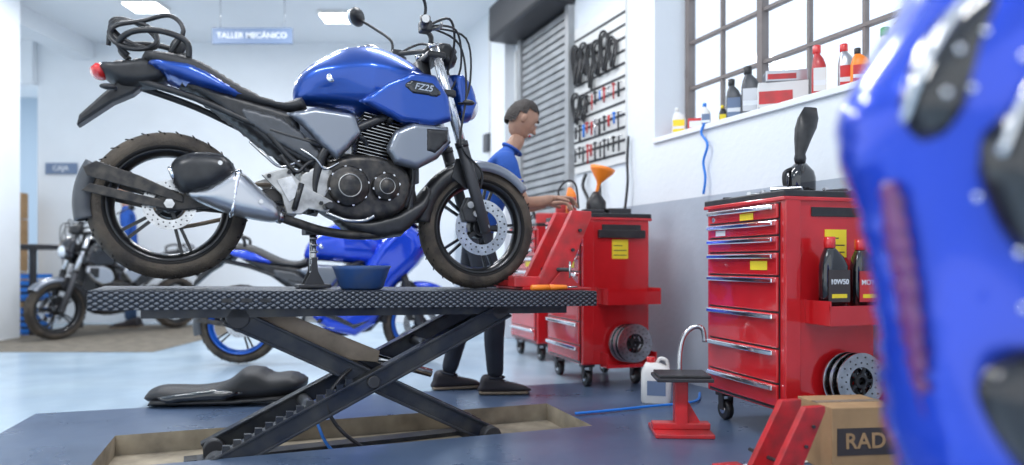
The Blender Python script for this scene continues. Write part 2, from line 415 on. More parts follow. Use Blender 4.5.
    tube('wiring',[(.50,-.125,.48),(.56,-.135,.44),(.60,-.13,.40),(.66,-.13,.43)],.005,'steel',E)
    tube('wiring',[(.30,-.10,.50),(.36,-.125,.44),(.42,-.12,.40),(.50,-.12,.43)],.006,'steel',E)
    box('carburettor',(.64,-.06,.47),(.74,.06,.56),'alum',E,.012)
    for s in (-1,1):
        tube('frame_tube',[(1.10,s*.03,.76),(1.02,s*.08,.60),(1.0,s*.085,.42),(.99,s*.07,.24),(.90,s*.07,.16)],.017,'black',E)
        tube('frame_tube',[(1.08,s*.04,.72),(.85,s*.11,.64),(.62,s*.12,.50),(.56,s*.11,.33),(.58,s*.10,.22)],.02,'black',E)
        tube('subframe',[(.60,s*.11,.50),(.35,s*.11,.56),(.1,s*.09,.66),(-.12,s*.06,.72)],.014,'black',E)
        tube('frame_tube',[(.57,s*.11,.36),(.46,s*.115,.44),(.36,s*.11,.55)],.013,'black',E)
    pillow('belly_cowl',[(.645,.2),(.80,.195),(.93,.23),(1.03,.29),(1.12,.40),(1.09,.24),(.97,.12),(.85,.10),(.71,.13)],.10,'black',E,R=.03,smooth=False)
    # bodywork
    pillow('side_panel',[(.0,.735),(.12,.73),(.24,.70),(.40,.665),(.50,.64),(.52,.56),(.63,.46),(.62,.40),(.56,.385),(.38,.465),(.24,.575),(.12,.66)],.115,'black',E,R=.03,smooth=False)
    pillow('side_panel_trim',[(.26,.64),(.42,.61),(.50,.56),(.60,.45),(.56,.42),(.40,.50),(.28,.58)],.012,'grey',E,y0=-.112,R=.012,smooth=False,res=.014)
    pillow('seat',[(-.10,.835),(-.03,.85),(.085,.835),(.17,.80),(.25,.755),(.36,.705),(.45,.695),(.515,.72),(.53,.64),(.31,.645),(.112,.70),(-.073,.775)],.125,'seat',E,R=.04)
    pillow('tail_cowl',[(-.12,.80),(-.04,.812),(.07,.81),(.15,.78),(.25,.72),(.32,.685),(.24,.665),(.10,.695),(-.02,.735)],.145,paint,E,R=.035,smooth=False)
    pillow('tail_section',[(-.26,.775),(-.16,.805),(-.06,.82),(.0,.77),(-.02,.715),(-.12,.69),(-.2,.70)],.09,'black',E,R=.04)
    pillow('tail_light',[(-.285,.765),(-.245,.785),(-.215,.75),(-.23,.72),(-.27,.725)],.06,'redl',E,R=.02)
    plate('rear_mudguard',[(-.18,.72),(-.09,.71),(-.13,.67),(-.20,.63),(-.283,.56),(-.325,.525),(-.315,.57),(-.24,.655)],-.045,.045,'black',E,.01)
    for s in (-1,1):
        ell('turn_signal',(-.21,s*.12,.67),(.03,.016,.012),'black',E)
        cyl('signal_stalk',(-.19,s*.04,.68),(-.2,s*.11,.67),.006,'black',E)
        tube('grab_rail',[(.07,s*.10,.82),(.06,s*.115,.88),(-.03,s*.11,.91),(-.13,s*.09,.90),(-.18,s*.05,.86),(-.15,s*.03,.82)],.012,'black',E)
    if locks:
        for k in range(3):
            tube('cable_lock_coil',[(-.13+.085*math.cos(a+k*.3),-.02+.02*k+.04*math.sin(a),.905+.065*math.sin(a)+.01*k) for a in [i*2*pi/10 for i in range(10)]],.009,'black',E,closed=True)
        tube('cable_lock',[(.0,-.05,.84),(.05,-.08,.93),(.0,-.03,1.0),(-.1,.02,.98),(-.2,-.02,.93),(-.22,0,.86)],.009,'black',E)
        ell('lock_body',(.03,-.02,.88),(.03,.02,.045),'black',E,(0,.4,0))
    def tw(x,z):
        w=.095+.075*max(0,min(1,(x-.50)/.30))
        w-=.035*max(0,min(1,(.80-x)/.2))*max(0,min(1,(.84-z)/.08))
        w-=.03*max(0,min(1,(z-.86)/.10))
        return w-.03*max(0,(x-1.0)/.15)
    pillow('fuel_tank',[(.495,.70),(.495,.79),(.55,.865),(.64,.93),(.72,.97),(.83,.985),(.93,.965),(1.03,.92),(1.09,.865),(1.12,.79),(1.11,.69),(1.08,.63),(.94,.64),(.78,.66),(.62,.685)],tw,paint,E,R=.13,res=.015)
    lathe('fuel_cap',[(0,.012),(.03,.012),(.038,.004),(.04,0)],'steel',E,Matrix.Translation((.83,0,.98)),28)
    for s in (-1,1):
        if not fairing:
            pillow('tank_shroud',[(.74,.70),(.86,.80),(.98,.86),(1.09,.85),(1.155,.76),(1.17,.65),(1.08,.615),(.93,.62)],.024,paint,E,y0=s*.150,R=.028,smooth=False,res=.014)
            pillow('shroud_insert',[(.93,.785),(.97,.815),(1.07,.81),(1.12,.765),(1.09,.745),(.98,.75)],.004,'gblack',E,y0=s*.173,R=.01,smooth=False,res=.012)
            pillow('air_scoop',[(.86,.50),(.90,.585),(.98,.625),(1.15,.62),(1.165,.55),(1.10,.47),(1.0,.415),(.90,.435)],.03,accent,E,y0=s*.15,R=.025,smooth=False,res=.014)
            pillow('scoop_vent',[(1.04,.60),(1.14,.60),(1.14,.55),(1.08,.49),(1.04,.50)],.006,'black',E,y0=s*.179,R=.008,smooth=False,res=.012)
        pillow('side_cover',[(.44,.625),(.56,.66),(.73,.645),(.76,.56),(.70,.49),(.65,.44),(.59,.49),(.51,.57)],.028,accent,E,y0=s*.13,R=.022,smooth=False,res=.014)
    if badge:text('badge',badge,.040,'badge',E,(1.025,-.180,.782),(pi/2,.06,0),.3)
    lathe('emblem',[(0,-.004),(.018,-.003),(.020,0)],'chrome',E,ycm((.63,-.108,.80)),20)
    for s in (-1,1):
        cyl('fork_tube',(1.10,s*.105,.995),(1.255,s*.105,.49),.023,'fork',E)
        cyl('fork_slider',(1.235,s*.105,.555),(1.362,s*.105,.14),.029,'dark',E,r1=.027,bev=.006)
        cyl('fork_seal',(1.232,s*.105,.565),(1.240,s*.105,.54),.032,'black',E)
        cyl('fork_cap',(1.095,s*.105,1.01),(1.10,s*.105,.99),.024,'steel',E)
    plate('brake_caliper',[(1.24,.25),(1.27,.31),(1.34,.29),(1.35,.24),(1.31,.19),(1.26,.19)],-.10,-.055,'black',E,.008)
    for (x,z) in ((1.28,.27),(1.31,.23)):cyl('caliper_piston',(x,-.112,z),(x,-.09,z),.016,'alum',E)
    box('triple_clamp',(1.06,-.135,.94),(1.15,.135,.97),'black',E,.01)
    box('triple_clamp',(1.10,-.135,.765),(1.20,.135,.80),'black',E,.01)
    cyl('steering_head',(1.07,0,.95),(1.12,0,.74),.035,'black',E)
    tube('handlebar',[(.97,-.38,1.015),(1.0,-.25,1.035),(1.08,-.12,1.03),(1.10,0,1.01),(1.08,.12,1.03),(1.0,.25,1.035),(.97,.38,1.015)],.012,'black',E)
    for s in (-1,1):
        cyl('grip',(.97,s*.385,1.015),(.997,s*.265,1.033),.019,'black',E,bev=.004)
        cyl('bar_end',(.963,s*.405,1.012),(.97,s*.385,1.015),.016,'steel',E)
        box('switch_cluster',(.99,s*.235-.03,1.01),(1.04,s*.235+.03,1.06),'black',E,.008)
        tube('lever',[(1.04,s*.22,1.03),(1.07,s*.27,1.03),(1.04,s*.38,1.01)],.007,'alum' if s<0 else 'black',E)
        tube('mirror_stem',[(1.0,s*.26,1.05),(1.0,s*.28,1.12),(.93,s*.34,1.19),(.86,s*.37,1.235)],.007,'black',E)
        ell('mirror_head',(.85,s*.38,1.25),(.035,.075,.045),'black',E,(0,.1,s*-.5))
        ell('mirror_glass',(.828,s*.39,1.25),(.02,.062,.036),'glasslens',E,(0,.1,s*-.5))
        tube('control_cable',[(1.02,s*.22,1.04),(1.14,s*.2,1.10),(1.2,s*.10,1.02),(1.17,s*.04,.86),(1.08,s*.05,.74)],.006,'black',E)
        tube('control_cable',[(1.02,s*.24,1.04),(1.18,s*.18,1.06),(1.24,s*.08,.92),(1.18,s*.05,.78)],.005,'black',E)
    cyl('brake_reservoir',(1.03,-.19,1.05),(1.03,-.19,1.10),.024,'black',E,bev=.004)
    tube('brake_hose',[(1.04,-.2,1.05),(1.2,-.17,1.0),(1.25,-.13,.8),(1.22,-.14,.55),(1.33,-.13,.42),(1.31,-.09,.29)],.005,'black',E)
    tube('brake_hose',[(1.04,-.2,1.05),(1.24,-.15,1.04),(1.28,-.1,.85),(1.24,-.06,.70)],.005,'black',E)
    pillow('instrument_panel',[(1.12,1.0),(1.16,1.05),(1.23,1.02),(1.24,.95),(1.18,.93)],.07,'black',E,R=.02)
    if not fairing:
        pillow('headlight_cowl',[(1.20,.90),(1.26,.91),(1.32,.85),(1.345,.76),(1.31,.68),(1.24,.66),(1.22,.75)],.08,paint,E,R=.03,smooth=False)
        ell('headlight_lens',(1.315,0,.755),(.04,.06,.065),'glasslens',E)
        for s in (-1,1):
            ell('turn_signal',(1.25,s*.16,.74),(.03,.018,.013),'black',E)
            cyl('signal_stalk',(1.23,s*.08,.75),(1.25,s*.15,.74),.006,'black',E)
    else:
        pillow('side_fairing',[(.50,.26),(.62,.14),(.85,.08),(1.02,.17),(1.10,.36),(1.20,.48),(1.36,.62),(1.46,.75),(1.40,.88),(1.28,.98),(1.15,.93),(1.02,.80),(.90,.60),(.72,.50),(.60,.40)],.2,paint,E,R=.1,smooth=False)
        pillow('windscreen',[(1.18,.95),(1.30,.94),(1.40,.90),(1.28,1.04),(1.16,1.10)],.12,'gblack',E,R=.06)
        for s in (-1,1):
            ell('headlight_lens',(1.41,s*.07,.77),(.05,.045,.025),'glasslens',E)
            pillow('fairing_vent',[(.80,.42),(1.0,.55),(1.12,.56),(1.0,.40),(.88,.30)],.02,'black',E,y0=s*.195,R=.02,smooth=False)
            pillow('fairing_stripe',[(.60,.28),(.85,.16),(.98,.22),(.85,.20),(.64,.33)],.012,'gblack',E,y0=s*.195,R=.01,smooth=False,res=.014)
    shell('front_fender',(1.356,0,.167),.318,38,112,.125,.045,'gun' if not fairing else paint,E)
    shell('front_fender_rear',(1.356,0,.167),.316,112,176,.12,.055,'black',E)
    for s in (-1,1):
        plate('fender_stay',[(1.22,.49),(1.30,.50),(1.36,.43),(1.33,.38),(1.27,.35),(1.20,.40)],s*.062,s*.07,'black',E,.002)
    return E

# ================================================================ ROOM
outer=[(-10,-2),(3.95,-2),(-1.95,12.2),(-10,12.2)]
def rect(c,yaw,hl,hw):
    a=Vector((math.cos(yaw),math.sin(yaw)));n=Vector((-a.y,a.x));c=Vector(c)
    return [tuple(c-a*hl-n*hw),tuple(c+a*hl-n*hw),tuple(c+a*hl+n*hw),tuple(c-a*hl+n*hw)]
pit=rect((-.70,3.24),math.radians(20),1.05,.28)
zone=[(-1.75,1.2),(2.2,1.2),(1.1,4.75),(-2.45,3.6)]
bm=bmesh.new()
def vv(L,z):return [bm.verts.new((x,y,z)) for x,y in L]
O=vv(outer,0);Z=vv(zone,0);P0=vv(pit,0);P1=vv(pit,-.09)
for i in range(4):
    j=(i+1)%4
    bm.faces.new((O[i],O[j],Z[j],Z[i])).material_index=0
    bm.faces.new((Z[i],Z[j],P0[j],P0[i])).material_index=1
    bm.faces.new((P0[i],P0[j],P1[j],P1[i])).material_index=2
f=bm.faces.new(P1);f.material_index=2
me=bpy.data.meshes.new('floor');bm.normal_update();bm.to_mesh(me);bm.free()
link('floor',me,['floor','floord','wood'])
bm=bmesh.new()
vs=[bm.verts.new((x,y,3.6)) for x,y in outer];f=bm.faces.new(vs)
r=bmesh.ops.extrude_face_region(bm,geom=[f]);bmesh.ops.translate(bm,verts=[g for g in r['geom'] if isinstance(g,bmesh.types.BMVert)],vec=(0,0,.15))
fin(bm,'ceiling','ceil')
plate('trim_1',[(0,0),(1.6,0),(1.6,.06),(0,.06)],0,.002,'white',None,0,T=Matrix.Translation((.25,2.45,.003))@Matrix.Rotation(.35,4,'Z')@Matrix.Rotation(pi/2,4,'X'))
WM=Matrix.Translation((3.02,0,0))@Matrix(((-.385,.923,0,0),(.923,.385,0,0),(0,0,1,0),(0,0,0,1)))
boxes('wall_right',[((-2,0,0),(9.9,.35,1.62)),((5.27,0,1.62),(9.9,.35,3.6)),((-2,0,1.62),(1.2,.35,3.6)),((1.2,0,3.35),(5.27,.35,3.6))],'wall2',None,WM)
boxes('trim_2',[((1.2,-.02,1.60),(5.27,.30,1.635))],'wall',None,WM,.004)
boxes('trim_5',[((7.75,-.12,0),(8.15,0,3.6))],'wall',None,WM,.004)
fr=[]
for k in range(12):
    t=1.2+k*.37
    fr.append(((t-.009,.27,1.64),(t+.009,.30,3.35)))
for z in (1.66,2.0,2.32,2.64,2.96,3.3):
    fr.append(((1.2,.265,z-.010),(5.27,.305,z+.010)))
for t in (1.22,2.31,3.42,4.53,5.25):
    fr.append(((t-.022,.255,1.62),(t+.022,.31,3.35)))
wroot=empty('window_1')
boxes('window_frame',fr,'frame',wroot,WM)
gm=bpy.data.materials.new('window_glass');gm.use_nodes=True
nt=gm.node_tree;nt.nodes.remove(nt.nodes['Principled BSDF'])
a=nt.nodes.new('ShaderNodeBsdfTransparent');g=nt.nodes.new('ShaderNodeBsdfGlossy');mx=nt.nodes.new('ShaderNodeMixShader');mx.inputs[0].default_value=.05
a.inputs[0].default_value=(.95,.97,1,1);g.inputs['Roughness'].default_value=.05
nt.links.new(a.outputs[0],mx.inputs[1]);nt.links.new(g.outputs[0],mx.inputs[2]);nt.links.new(mx.outputs[0],nt.nodes['Material Output'].inputs[0])
M['wglass']=gm
boxes('glass',[((1.2,.283,1.64),(5.27,.287,3.35))],'wglass',wroot,WM)
box('wall_back',(-6.1,9,0),(-.55,9.25,3.6),'wall')
box('wall_far',(-10,12,0),(-5.0,12.2,3.6),'sky')
box('trim_3',(-5.62,5.0,3.38),(-5.37,9,3.6),'wall')
box('trim_4',(-10,8.9,3.05),(-6.1,9.1,3.6),'wall')
box('wall_pillar',(-5.4,6.9,0),(-5.06,7.2,3.6),'wall')
cr=empty('wall_conduit')
for i,(t,z0,z1) in enumerate(((8.4,1.2,3.5),(7.65,1.0,2.9))):
    boxes('conduit',[((t,-.04,z0),(t+.03,0,z1))],'white',cr,WM)
boxes('switch_box',[((8.37,-.08,2.0),(8.5,0,2.2))],'grey',cr,WM,.005)
sr=empty('door_1')
boxes('shutter_slats',[((6.52,-.035,.02+.07*k),(7.5,-.005,.02+.07*k+.055)) for k in range(42)],'shut',sr,WM,.008)
boxes('shutter_back',[((6.52,-.012,.0),(7.5,-.001,3.0))],'dark',sr,WM)
boxes('shutter_guides',[((6.46,-.06,0),(6.53,-.001,3.0)),((7.49,-.06,0),(7.56,-.001,3.0))],'shut',sr,WM)
boxes('shutter_housing',[((6.42,-.32,2.97),(7.7,-.001,3.32))],'dark',sr,WM,.03)
pr=empty('slatwall_panel')
boxes('panel_back',[((5.62,-.02,1.52),(6.42,0,2.74))],'white',pr,WM)
boxes('panel_slots',[((5.62,-.024,1.58+.095*k),(6.42,-.0195,1.60+.095*k)) for k in range(12)],'dark',pr,WM)
def wp(t,w,z):return WM@Vector((t,w,z))
random.seed(3)
for k,(t,z,rx,rz) in enumerate(((6.33,2.56,.04,.16),(6.26,2.52,.04,.14),(6.18,2.54,.05,.12),(6.08,2.50,.04,.17),(5.97,2.50,.05,.13),(5.86,2.54,.05,.15),(5.74,2.46,.04,.11),(6.32,2.16,.05,.12),(6.2,2.12,.04,.10))):
    for q in range(2):
        pts=[wp(t+.015*q+rx*math.cos(a),-.05-.012*q-.012*math.sin(2*a),z-rz+.02*q+rz*math.sin(a)) for a in [i*2*pi/10 for i in range(10)]]
        tube('hanging_cable',pts,.010,'black',pr,closed=True)
for row,z in enumerate((2.12,1.9,1.72)):
    for k in range(11):
        t=5.67+.068*k+random.uniform(-.01,.01);L_=random.uniform(.06,.15)
        if row==0 and k>7: continue
        a=wp(t,-.05,z);b=wp(t,-.05,z-L_);mm=random.choice(('dark','steel','black','dark','redd','hose'))
        cyl('hanging_tool',a,b,random.uniform(.006,.010),mm,pr);cyl('hook',wp(t,0,z+.005),a,.004,'steel',pr)
        if k%2:
            ell('tool_head',tuple(a),(.016,.016,.012),mm,pr,seg=10)
ho=empty('air_hose_black')
tube('hose',[wp(5.95,-.03,1.50),wp(5.96,-.04,1.42),wp(5.94,-.05,1.25),wp(5.98,-.05,1.1),wp(5.93,-.05,.95)],.012,'black',ho)
tube('hose',[wp(5.56,-.03,1.7),wp(5.56,-.04,1.5),wp(5.54,-.05,1.35),wp(5.58,-.05,1.15)],.010,'black',ho)
tube('hose',[wp(6.2,-.03,1.50),wp(6.22,-.05,1.4),wp(6.12,-.05,1.25),wp(6.25,-.05,1.1)],.014,'black',ho)
tube('air_hose_blue',[wp(4.7,-.02,1.64),wp(4.72,-.03,1.58),wp(4.66,-.03,1.5),wp(4.70,-.03,1.40),wp(4.68,-.03,1.30),wp(4.7,-.03,1.2)],.008,'hose')
tube('air_hose_blue.001',[(.32,3.55,.012),(.5,3.62,.012),(.72,3.72,.012),(1.0,3.85,.012),(1.1,4.1,.012)],.007,'hose')
tube('air_hose_blue.002',[(-.9,3.2,.15),(-.87,3.14,.05),(-.8,3.1,-.05),(-.7,3.1,-.08),(-.6,3.2,-.08)],.007,'hose')
def sign(name,txt,c,w,h,size,bg='sign',tm='signw',hang=None):
    E=empty(name,c)
    box('board',(-w/2,-.015,-h/2),(w/2,.015,h/2),bg,E,.004)
    text('lettering',txt,size,tm,E,(0,-.018,0),(pi/2,0,0))
    if hang:
        for s in (-1,1):cyl('hanger',(s*w*.4,0,h/2),(s*w*.4,0,hang-c[2]),.004,'steel',E)
sign('workshop_sign','TALLER MECÁNICO',(-2.78,7.5,3.20),.86,.17,.085,'sign','signw',3.6)
sign('cashier_sign','CAJA',(-5.78,8.98,1.98),.40,.14,.09,'sign','signw')
for i,(x,y) in enumerate(((-4.0,7.65),(-1.98,7.98))):
    E=empty('ceiling_lamp' if i==0 else 'ceiling_lamp.001',(x,y,3.6))
    box('housing',(-.20,-.16,-.04),(.20,.16,0),'white',E,.005)
    box('diffuser',(-.18,-.14,-.048),(.18,.14,-.04),'lamp',E)
# ================================================================ MAIN BIKE + LIFT
YAW=math.radians(24.9)
ORG=(-1.402,2.87,.78)
motorcycle('motorcycle',ORG,(0,0,YAW),'blue','rim',locks=True,badge='FZ25')
L=empty('scissor_lift',ORG,(0,0,YAW))
pl=empty('platform_pivot',(.805,0,-.122));pl.parent=L;pl.rotation_euler=(0,.018,0)
box('deck',(-1.065,-.28,-.012),(1.065,.28,0),'plate',pl,.003)
boxes('skirt',[((-1.065,-.282,-.072),(1.065,-.268,-.008)),((-1.065,.268,-.072),(1.065,.282,-.008)),((-1.067,-.28,-.072),(-1.053,.28,-.008)),((1.053,-.28,-.072),(1.067,.28,-.008))],'plate',pl,None,.002)
boxes('rails',[((-.9,-.19,-.11),(.95,-.13,-.012)),((-.9,.13,-.11),(.95,.19,-.012)),((-.6,-.13,-.08),(-.55,.13,-.02)),((.5,-.13,-.08),(.55,.13,-.02))],'lift',pl)
boxes('skirt_slots',[((-.62+.07*k,-.2845,-.045),(-.58+.07*k,-.2815,-.030)) for k in range(3)],'black',pl)
def beam(p,q,y,h,w,m,name='arm'):
    d=Vector((q[0]-p[0],0,q[1]-p[1]));ln=d.length;a=math.atan2(d.z,d.x)
    T=Matrix.Translation((p[0],y,p[1]))@Matrix.Rotation(-a,4,'Y')
    b=boxes(name,[((-.04,-w/2,-h/2),(ln+.04,w/2,h/2))],m,L,T,.008)
    boxes(name+'_flange',[((-.04,-w/2-.012,h/2-.012),(ln+.04,w/2+.012,h/2)),((-.04,-w/2-.012,-h/2),(ln+.04,w/2+.012,-h/2+.012))],m,L,T,.003)
    return T,ln
for s in (-1,1):
    T,ln=beam((.17,-.815),(1.40,-.235),s*.17,.085,.035,'lift')
    if s<0:
        bm=bmesh.new()
        for k in range(13):
            mt=T@Matrix.Translation((.06+k*.045,-.012,.048))@Matrix.Rotation(.5,4,'Y')@Matrix.Diagonal((.028,.02,.028,1))
            bmesh.ops.create_cube(bm,size=1,matrix=mt)
        fin(bm,'locking_teeth','lift',L)
    beam((.25,-.235),(1.36,-.815),s*.115,.085,.035,'lift')
    for (x,z) in ((.17,-.815),(1.40,-.225),(.25,-.225),(1.36,-.815)):
        cyl('roller',(x,s*.14-.05,z),(x,s*.14+.05,z),.045,'dark',L,bev=.005)
    cyl('pivot_cap',(.795,s*.19,-.52),(.795,s*.205,-.52),.028,'dark',L,bev=.004)
    box('base_rail',(.05,s*.145-.045,-.868),(1.48,s*.145+.045,-.85),'lift',L)
cyl('pivot_shaft',(.795,-.19,-.52),(.795,.19,-.52),.028,'lift',L)
cyl('cross_shaft',(1.08,-.19,-.385),(1.08,.19,-.385),.022,'lift',L)
cyl('cross_shaft',(.55,-.19,-.635),(.55,.19,-.635),.03,'lift',L)
box('base_cross',(.1,-.15,-.868),(.2,.15,-.84),'lift',L);box('base_cross',(1.3,-.15,-.868),(1.4,.15,-.84),'lift',L)
cyl('hydraulic_cylinder',(.28,0,-.26),(.78,0,-.42),.04,'tan',L,bev=.006)
cyl('hydraulic_rod',(.76,0,-.413),(1.12,0,-.53),.02,'steel',L)
plate('cylinder_bracket',[(.25,-.20),(.45,-.22),(.85,-.40),(.84,-.45),(.70,-.43),(.28,-.27)],-.09,-.075,'tan',L,.003)
tube('hydraulic_hose',[(.75,-.1,-.45),(.66,-.16,-.50),(.60,-.18,-.60),(.66,-.18,-.72),(.8,-.16,-.84)],.008,'black',L)
J=empty('motorcycle_jack_stand',ORG,(0,0,YAW))
box('base',(.50,-.07,-.114),(.64,.07,-.098),'dark',J,.004)
for s in (-1,1):
    plate('side_plate',[(.525,-.10),(.615,-.10),(.585,-.04),(.58,.02),(.56,.02),(.555,-.04)],s*.04,s*.05,'dark',J,.003)
    cyl('screw',(.57,s*.025,-.10),(.57,s*.025,.14),.011,'steel',J)
box('cradle',(.53,-.06,.12),(.62,.06,.15),'dark',J,.004)
for k in range(6):cyl('nut',(.57,-.025,-.05+.03*k),(.57,-.025,-.04+.03*k),.018,'steel',J,seg=6)
def b2w(s,w,z):
    c,sn=math.cos(YAW),math.sin(YAW)
    return (ORG[0]+c*s+(-sn)*w,ORG[1]+sn*s+c*w,ORG[2]+z)
bp=b2w(.76,-.12,-.119)
lathe('oil_drain_bowl',[(0,0),(.085,0),(.095,.01),(.12,.085),(.128,.10),(.124,.103),(.115,.09),(.09,.016),(0,.01)],'bowl',None,Matrix.Translation(bp),40)
def chock(name,loc,rot,m='redd'):
    E=empty(name,loc,rot)
    box('base',(-.10,-.16,0),(.28,.16,.012),m,E,.003)
    for s in (-1,1):
        plate('jaw',[(0.0,.01),(.15,.01),(.31,.37),(.31,.40),(.20,.40),(.19,.38)],s*.085-.018,s*.085+.018,m,E,.004)
        plate('gusset',[(.05,.01),(.25,.01),(.20,.05),(.15,.12)],s*.12-.005,s*.12+.005,m,E,.002)
        box('low_block',(-.14,s*.11-.04,.012),(.0,s*.11+.04,.065),m,E,.006)
        for z in (.1,.2,.3):cyl('bolt',(.12+z*.4,s*.103,z),(.12+z*.4,s*.115,z),.009,'dark',E,seg=6)
    cyl('screw',(.12,-.22,.10),(.12,.22,.10),.010,'dark',E)
    tube('handle',[(.12,-.22,.06),(.12,-.22,.14)],.006,'steel',E,smooth=False)
    return E
c=b2w(1.62,-.02,-.1355);chock('motorcycle_wheel_chock',c,(0,.018,YAW))
c=b2w(1.64,-.22,-.122);E=empty('screwdriver',c,(0,0,YAW+.05))
cyl('handle',(-.10,0,0),(.0,0,0),.014,'orange',E,bev=.005);cyl('handle_tail',(.0,0,0),(.10,0,0),.014,'orange',E,r1=.011,bev=.004);cyl('shaft',(.1,0,0),(.16,0,0),.004,'steel',E)
S=empty('motorcycle_seat_unit',(-2.0,3.86,0),(0,0,.08))
pillow('seat_shell',[(0,.07),(.09,.105),(.25,.10),(.42,.125),(.52,.195),(.60,.20),(.68,.165),(.78,.17),(.86,.12),(.80,.05),(.60,.02),(.29,.012),(.07,.005),(.0,.03)],.13,'seat',S,R=.06)
pillow('seat_base',[(.02,.0),(.05,.05),(.4,.05),(.80,.06),(.82,.02),(.5,.0)],.15,'black',S,R=.03,smooth=False)
pillow('fairing_blade',[(.10,.06),(.40,.10),(.55,.08),(.45,.04),(.15,.025)],.02,'gblack',S,y0=-.15,R=.02,smooth=False)
motorcycle('sport_motorcycle',(-2.06,5.35,.078),(0,-.0405,math.radians(10)),'bblue','rimblue',True)
th=math.radians(243)
fx,fy=-4.57,7.0
motorcycle('motorcycle.001',(fx-1.356*math.cos(th),fy-1.356*math.sin(th),.078),(0,-.0405,th),'pblack','rim',accent='silver')
# ================================================================ tool chests
def bottle(name,parent,loc,h=.28,w=.058,d=.035,body='gblack',cap='red',label='yellow',rot=None,txt=None):
    E=empty(name,loc,rot or (0,0,0))
    if parent:E.parent=parent
    k=h/.28
    loft('body',[(0,w*.9,d*.9),(.006*k,w,d),(.12*k,w,d),(.165*k,w*.98,d),(.20*k,w*.75,d*.85,-.1*w),(.225*k,w*.42,d*.6,-.25*w),(.235*k,.016*k,.016*k,-.3*w)],body,E)
    cyl('cap',(-.3*w,0,.232*k),(-.3*w,0,.275*k),.021*k,cap,E,bev=.003)
    box('label',(-w*.85,-d-.0015,.03*k),(w*.85,-d+.001,.15*k),label,E,0)
    if txt:
        text('label_text',txt,w*.48,'signw',E,(0,-d-.002,.105*k),(pi/2,0,0))
        box('label_stripe',(-w*.6,-d-.002,.045*k),(w*.6,-d+.0005,.06*k),'yellow',E,0)
    else:box('label_stripe',(-w*.85,-d-.002,.06*k),(w*.85,-d+.0005,.085*k),'signw',E,0)
    return E
def chest(name,loc,yaw,bottles=True,extra=True):
    E=empty(name,loc,(0,0,yaw))
    D,Ln=.46,.60
    box('cabinet',(0,0,.14),(D,Ln,1.06),'red',E,.008)
    box('top_tray',(-.012,-.012,1.055),(D+.012,Ln+.012,1.085),'black',E,.006)
    box('top_rim',(-.014,-.014,1.04),(D+.014,Ln+.014,1.058),'red',E,.004)
    zs=[1.03,.96,.89,.82,.715,.56,.405,.255,.155]
    boxes('drawer_gaps',[((-.004,.03,.15),(.0005,Ln-.03,1.035))],'black',E)
    for i in range(8):
        a,b=zs[i],zs[i+1]
        box('drawer',(-.014,.035,b+.008),(.0,Ln-.035,a),'red',E,.004)
        box('drawer_handle',(-.036,.045,a-.026),(-.012,Ln-.045,a-.004),'chrome',E,.005)
    box('label',(-.016,.2,.97),(-.013,.30,1.0),'yellow',E);box('label',(-.016,.10,.745),(-.013,.22,.785),'yellow',E);box('label',(-.016,.42,.905),(-.013,.50,.93),'signw',E)
    cyl('lock',(-.016,.52,.985),(-.013,.52,.985),.012,'chrome',E)
    box('corner_post',(-.004,-.012,.15),(.07,.0,1.045),'red',E,.003)
    box('side_slot',(.13,-.006,.975),(.40,.001,1.015),'black',E,.002)
    box('sticker',(.20,-.003,.80),(.31,.001,.92),'yellow',E)
    for z in (.82,.85,.88):box('sticker_print',(.21,-.0035,z),(.30 if z<.88 else .27,.0,z+.005),'dark',E)
    if not bottles:box('side_tray',(.10,-.03,.93),(.42,.0,.98),'black',E,.004)
    bm=bmesh.new()
    bm_box(bm,(.10,-.15,.52),(.46,0,.58));bm_box(bm,(.10,-.15,.58),(.46,-.143,.60));bm_box(bm,(.10,-.15,.58),(.107,0,.62));bm_box(bm,(.453,-.15,.58),(.46,0,.62))
    fin(bm,'bottle_shelf','red',E)
    boxes('disc_holder',[((.12,-.10,.13),(.46,0,.15)),((.12,-.10,.15),(.13,0,.22)),((.45,-.10,.15),(.46,0,.22))],'red',E)
    for k in range(3):
        disc('spare_brake_disc',(.28+.02*k,-.035-.02*k,.275),.12,.06,E,dots=16,th=.007)
    if bottles:
        bottle('oil_bottle_small',E,(.18,-.075,.581),.31,w=.062,body='gblack',cap='redl',label='label',txt='10W50')
        bottle('oil_bottle_small',E,(.335,-.075,.581),.30,w=.062,body='gblack',cap='redl',label='redd',txt='MOTO')
    for x in (.06,D-.06):
        for y in (.07,Ln-.07):
            cyl('castor_wheel',(x-.018,y,.05),(x+.018,y,.05),.05,'black',E,bev=.006)
            cyl('castor_hub',(x-.021,y,.05),(x+.021,y,.05),.02,'steel',E)
            boxes('castor_fork',[((x-.03,y-.02,.05),(x-.023,y+.02,.125)),((x+.023,y-.02,.05),(x+.03,y+.02,.125)),((x-.04,y-.03,.12),(x+.04,y+.03,.14))],'dark',E)
    return E
c1=chest('tool_chest',(1.15,2.95,0),math.radians(16))
c2=chest('tool_chest.001',(.436,4.32,0),math.radians(18),False)
c3=chest('tool_chest.002',(.20,5.45,0),math.radians(20),False)
def cw(E,x,y,z):
    return E.matrix_basis@Vector((x,y,z))
T=empty('oil_jug_with_spout',cw(c1,.25,.22,1.087),(0,0,.3))
loft('body',[(0,.06,.045),(.01,.068,.05),(.08,.068,.05),(.11,.06,.045),(.13,.04,.035),(.15,.022,.022)],'gblack',T)
loft('spout',[(.145,.022,.022),(.17,.028,.026,.0),(.19,.024,.022),(.26,.04,.034,.015),(.31,.052,.04,.03),(.36,.056,.02,.045),(.41,.035,.006,.058)],'black',T,e=2)
tube('jug_handle',[(-.05,0,.12),(-.085,0,.10),(-.085,0,.05),(-.06,0,.02)],.009,'black',T)
bm=bmesh.new();random.seed(7)
